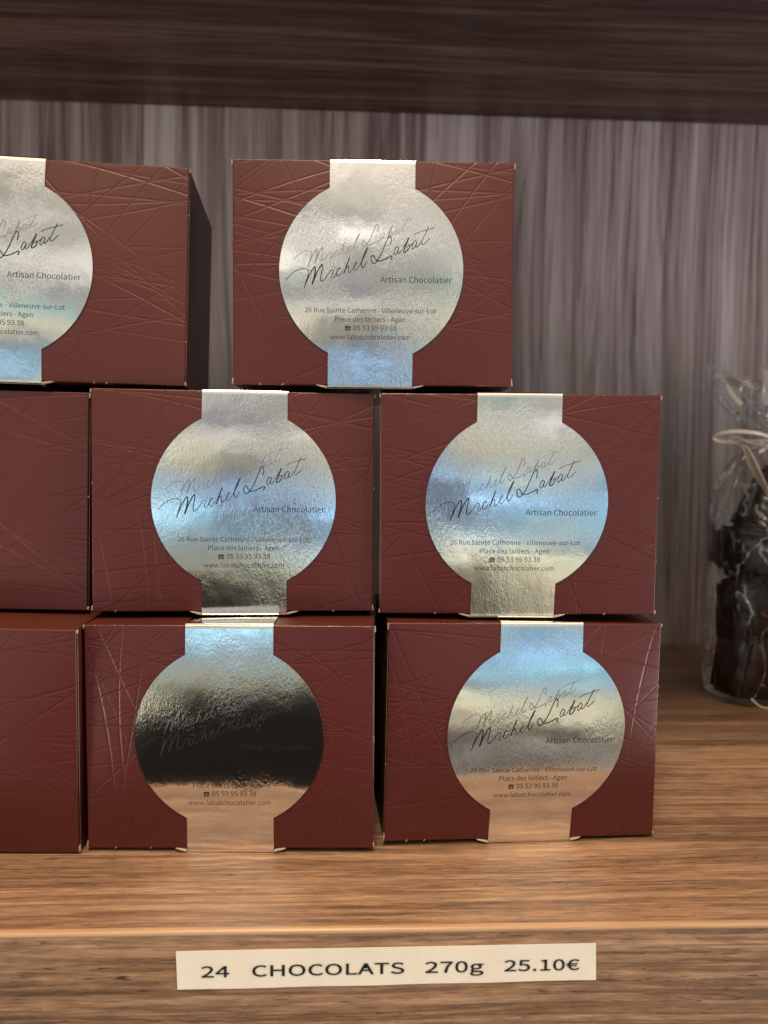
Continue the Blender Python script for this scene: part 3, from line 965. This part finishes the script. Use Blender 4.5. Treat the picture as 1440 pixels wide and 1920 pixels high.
def lab_pt(u, v):
    x = (LC[0, 0][0] * (1 - u) + LC[1, 0][0] * u) * (1 - v) + (LC[0, 1][0] * (1 - u) + LC[1, 1][0] * u) * v
    z = (LC[0, 0][1] * (1 - u) + LC[1, 0][1] * u) * (1 - v) + (LC[0, 1][1] * (1 - u) + LC[1, 1][1] * u) * v
    return x - .0169, z + .01455


V, Fc = [], []
nu, nv = 40, 6
for s, yo in ((0, -.00022), (1, 0)):
    for j in range(nv + 1):
        for i in range(nu + 1):
            x, z = lab_pt(i / nu, j / nv)
            wob = .00005 * math.sin(i * .9) * (1 if s == 0 else 0) * abs(j / nv - .5) * 2
            if j == 0:
                z += .0001 * math.sin(i * .55 + 1)
            V.append((x, yo - abs(wob), z))
nb = (nu + 1) * (nv + 1)
for j in range(nv):
    for i in range(nu):
        a = j * (nu + 1) + i
        Fc.append((a, a + 1, a + nu + 2, a + nu + 1))
        Fc.append((nb + a + 1, nb + a, nb + a + nu + 1, nb + a + nu + 2))
ring = [i for i in range(nu + 1)] + [j * (nu + 1) + nu for j in range(1, nv + 1)] + [nv * (nu + 1) + i for i in range(nu - 1, -1, -1)] + [j * (nu + 1) for j in range(nv - 1, 0, -1)]
for a, b in zip(ring, ring[1:] + ring[:1]):
    Fc.append((b, a, nb + a, nb + b))
mesh_obj("paper", V, Fc, M['paper'], strip, smooth=False)

parts = []
# x positions from the strip's own left end, metres
LXW = .1612


def lx(px):
    return -.0641 - .0169 + (px - 330) / (1117 - 330) * LXW


cap = 21 / 787 * LXW
for s, a, b in (("24", 377, 428), ("CHOCOLATS", 471, 754), ("270g", 794, 904), ("25.10€", 944, 1087)):
    vs, fs = text_mesh(s, lx(b) - lx(a), cap / 513, lx(a), 0, bold=6)
    out_ = []
    for x, y in vs:
        out_.append((x, -.0227 + .01455 + .00485 + (x + .081) * .0048 + y))
    parts.append((out_, fs))
LV, LF = join_flat(parts)
mesh_obj("printed_price", [(x, -.00045, z) for x, z in LV], LF, M['inkblue'], strip, smooth=False)

# ------------------------------------------------------------------ cellophane bag with dark chocolates
BX, BY = 0.3265, 0.2300
bag = empty("gift_bag", (BX, BY, 0))
tag(bag, "clear cellophane bag of dark chocolates tied with pale ribbon at the right edge", "bag")
rn = random.Random(5)
V, Fc = [], []
levels = [(0.000, .037, .026), (.0015, .0395, .028), (.010, .041, .029), (.04, .0425, .031), (.08, .043, .031), (.115, .043, .029), (.145, .042, .025),
          (.165, .040, .020), (.180, .034, .015), (.192, .022, .010), (.200, .010, .007), (.206, .009, .006), (.213, .020, .009), (.222, .036, .010),
          (.234, .046, .010), (.246, .050, .009), (.252, .051, .008)]
NS = 72
fol = [rn.uniform(0, 6.28) for _ in range(8)]
for k, (z, a, b) in enumerate(levels):
    for i in range(NS):
        th = 2 * math.pi * i / NS
        cth, sth = math.cos(th), math.sin(th)
        e = .42 if z < .03 else .6
        x = a * math.copysign(abs(cth) ** e, cth)
        y = b * math.copysign(abs(sth) ** e, sth)
        pl = max(0, (z - .12) / .08) if z < .2 else 1.0
        pl = min(1, pl)
        f = 1 + pl * (.16 * math.sin(9 * th + fol[0]) + .12 * math.sin(14 * th + fol[1] + z * 20)) + .04 * math.sin(5 * th + z * 60 + fol[2]) + .025 * math.sin(11 * th - z * 75 + fol[4]) * min(1, z / .02)
        zz_ = z + (.006 * math.sin(3 * th + fol[3]) + .004 * math.sin(7 * th)) * (1 if z > .22 else 0)
        V.append((x * f, y * f, zz_))
for k in range(len(levels) - 1):
    for i in range(NS):
        a, b = k * NS + i, k * NS + (i + 1) % NS
        Fc.append((a, b, b + NS, a + NS))
Fc.append(tuple(range(NS))[::-1])
film = mesh_obj("film", V, Fc, M['film'], bag)
sm = film.modifiers.new("smooth", 'SUBSURF')
sm.levels = sm.render_levels = 1


def tube(name, pts, r, mat, parent, flat=1.0, ns=10, closed=False, sub=6):
    P = [Vector(q) for q in pts]
    n = len(P)
    S = []
    for i in range(n - 1):
        a, b, c, d = P[max(i - 1, 0)], P[i], P[i + 1], P[min(i + 2, n - 1)]
        for k in range(sub):
            S.append(cr(a, b, c, d, k / sub))
    S.append(P[-1])
    V, Fc = [], []
    for i, q in enumerate(S):
        d = (S[min(i + 1, len(S) - 1)] - S[max(i - 1, 0)]).normalized()
        up = Vector((0, 1, 0.2)).normalized()
        s1 = d.cross(up).normalized()
        s2 = s1.cross(d).normalized()
        for k in range(ns):
            th = 2 * math.pi * k / ns
            V.append(q + s1 * math.cos(th) * r + s2 * math.sin(th) * r * flat)
    for i in range(len(S) - 1):
        for k in range(ns):
            a, b = i * ns + k, i * ns + (k + 1) % ns
            Fc.append((a, b, b + ns, a + ns))
    Fc.append(tuple(range(ns))[::-1])
    Fc.append(tuple(range(len(V) - ns, len(V))))
    return mesh_obj(name, V, Fc, mat, parent)


# ribbon: a turn round the neck, a bow loop reaching left, a short tail, the other side mirrored
rib = tube("ribbon", [(math.cos(q) * .0075, math.sin(q) * .0065, .2005 + .0006 * q) for q in [k * math.pi / 8 for k in range(18)]], .0011, M['ribbon'], bag, .6)
tube("bow_loop", [(-.003, -.008, .2015), (-.020, -.014, .2058), (-.038, -.016, .2070), (-.0485, -.014, .2055), (-.0522, -.011, .2030), (-.0495, -.009, .2005),
                  (-.038, -.010, .1993), (-.022, -.012, .1997), (-.004, -.0095, .2012)], .0016, M['ribbon'], rib, .5)
tube("bow_loop", [(.003, -.008, .2015), (.020, -.014, .2068), (.038, -.016, .2080), (.0485, -.014, .2060), (.0512, -.011, .2030), (.0475, -.009, .2000),
                  (.036, -.010, .1983), (.022, -.012, .1992), (.004, -.0095, .2012)], .0016, M['ribbon'], rib, .5)
tube("ribbon_tail", [(0, -.009, .201), (-.006, -.015, .1995), (-.014, -.018, .1962), (-.0215, -.018, .1915)], .0017, M['ribbon'], rib, .6)
tube("ribbon_tail", [(0, -.009, .201), (.008, -.015, .1985), (.013, -.018, .1902), (.021, -.018, .1815)], .0017, M['ribbon'], rib, .6)


tube("film_fold_glint", [(-.045, -.012, .247), (-.0445, -.013, .241), (-.041, -.014, .234), (-.034, -.014, .227)], .0022, M['filmfold'], bag, .3)
tube("film_fold_glint", [(-.012, -.020, .251), (-.004, -.021, .2475), (.006, -.021, .247), (.02, -.021, .249)], .0022, M['filmfold'], bag, .3)
tube("film_fold_glint", [(-.025, -.029, .0075), (-.021, -.031, .0035), (-.016, -.032, .0014), (-.008, -.032, .0012)], .0007, M['filmfold'], bag, .4)  # small strip added as the glint at the foot of the bag


def flap(pts, n, depth, mat):
    """a loose pleat of film: two bowed edges joined by a thin rippled skin"""
    (x0, z0), (x1, z1), (x2, z2), (x3, z3) = pts
    V, Fc = [], []
    for j in range(9):
        g = j / 8
        for i in range(n + 1):
            f = i / n
            x = (x0 + (x1 - x0) * f) * (1 - g) + (x3 + (x2 - x3) * f) * g
            z = (z0 + (z1 - z0) * f) * (1 - g) + (z3 + (z2 - z3) * f) * g
            V.append((x, depth + .003 * math.sin(f * 9 + g * 2) + .002 * math.sin(g * 7 + f * 3), z + .0012 * math.sin(f * 14)))
    for j in range(8):
        for i in range(n):
            a = j * (n + 1) + i
            Fc.append((a, a + 1, a + n + 2, a + n + 1))
    o = mesh_obj("film_pleat", V, Fc, mat, bag)
    sd = o.modifiers.new("skin", 'SOLIDIFY')
    sd.thickness = .00025
    return o


flap([(-.0408, .1975), (-.004, .126), (-.0015, .129), (-.0345, .1965)], 16, -.030, M['filmfold'])
flap([(-.050, .2425), (-.018, .236), (-.018, .245), (-.050, .251)], 20, -.018, M['filmfold2'])
flap([(-.022, .226), (.030, .222), (.034, .252), (-.024, .2545)], 24, -.024, M['filmfold2'])
flap([(-.046, .198), (.000, .190), (.000, .198), (-.044, .2035)], 20, -.020, M['filmfold2'])


def chunk(name, c, size, rot, seed, label, taper=1.0, ribs=0, peel=0):
    rn = random.Random(seed)
    bm = bmesh.new()
    bmesh.ops.create_cube(bm, size=1)
    for v in bm.verts:
        k = taper if v.co.z > 0 else 1.0
        v.co = Vector((v.co.x * size[0] * k, v.co.y * size[1] * k, v.co.z * size[2])) + Vector([rn.uniform(-.06, .06) * s for s in size])
    bmesh.ops.bevel(bm, geom=bm.edges[:], offset=min(size) * .14, segments=3, affect='EDGES')
    bmesh.ops.subdivide_edges(bm, edges=bm.edges[:], cuts=2, use_grid_fill=True)
    for v in bm.verts:
        v.co += Vector([rn.uniform(-.0004, .0004) for _ in range(3)])
    o = bm_obj(name, bm, M['chocolate'])
    o.location = c
    o.rotation_euler = rot
    tag(o, label, "chocolate", "dark chocolates inside the clear bag")
    for k in range(peel):
        q = bm_obj("candied_peel", bevel_box(-.003, .003, -.0015, .0015, -.001, .001, .0006, 2), M['orange'], o)
        q.location = (rn.uniform(-.3, .3) * size[0], -size[1] * .5, rn.uniform(-.3, .3) * size[2])
        q.rotation_euler = (0, rn.uniform(0, 3), 0)
    return o


chunk("chocolate_piece", (BX - .004, BY, .158), (.048, .030, .048), (0, .05, .1), 1, "pointed dark chocolate piece topmost in the clear bag", .22)
chunk("chocolate_piece", (BX - .002, BY + .002, .113), (.074, .042, .036), (.05, .12, -.25), 2, "broad dark chocolate block just below the pointed piece in the bag")
chunk("chocolate_piece", (BX - .019, BY - .006, .072), (.038, .030, .048), (.06, -.2, .4), 3, "dark chocolate chunk at middle height on the left of the bag", .9, peel=2)
chunk("chocolate_piece", (BX + .016, BY - .004, .072), (.036, .030, .040), (-.06, .12, -.1), 4, "dark chocolate chunk at middle height on the right of the bag", .9, peel=1)
chunk("chocolate_piece", (BX - .018, BY - .005, .027), (.038, .032, .048), (.05, .16, .35), 6, "lowest dark chocolate chunk with pale specks at the left of the bag", 1.12, peel=3)
chunk("chocolate_piece", (BX + .019, BY - .004, .027), (.034, .034, .046), (0, -.08, .2), 7, "lowest dark chocolate chunk at the right of the bag", 1.1, peel=1)
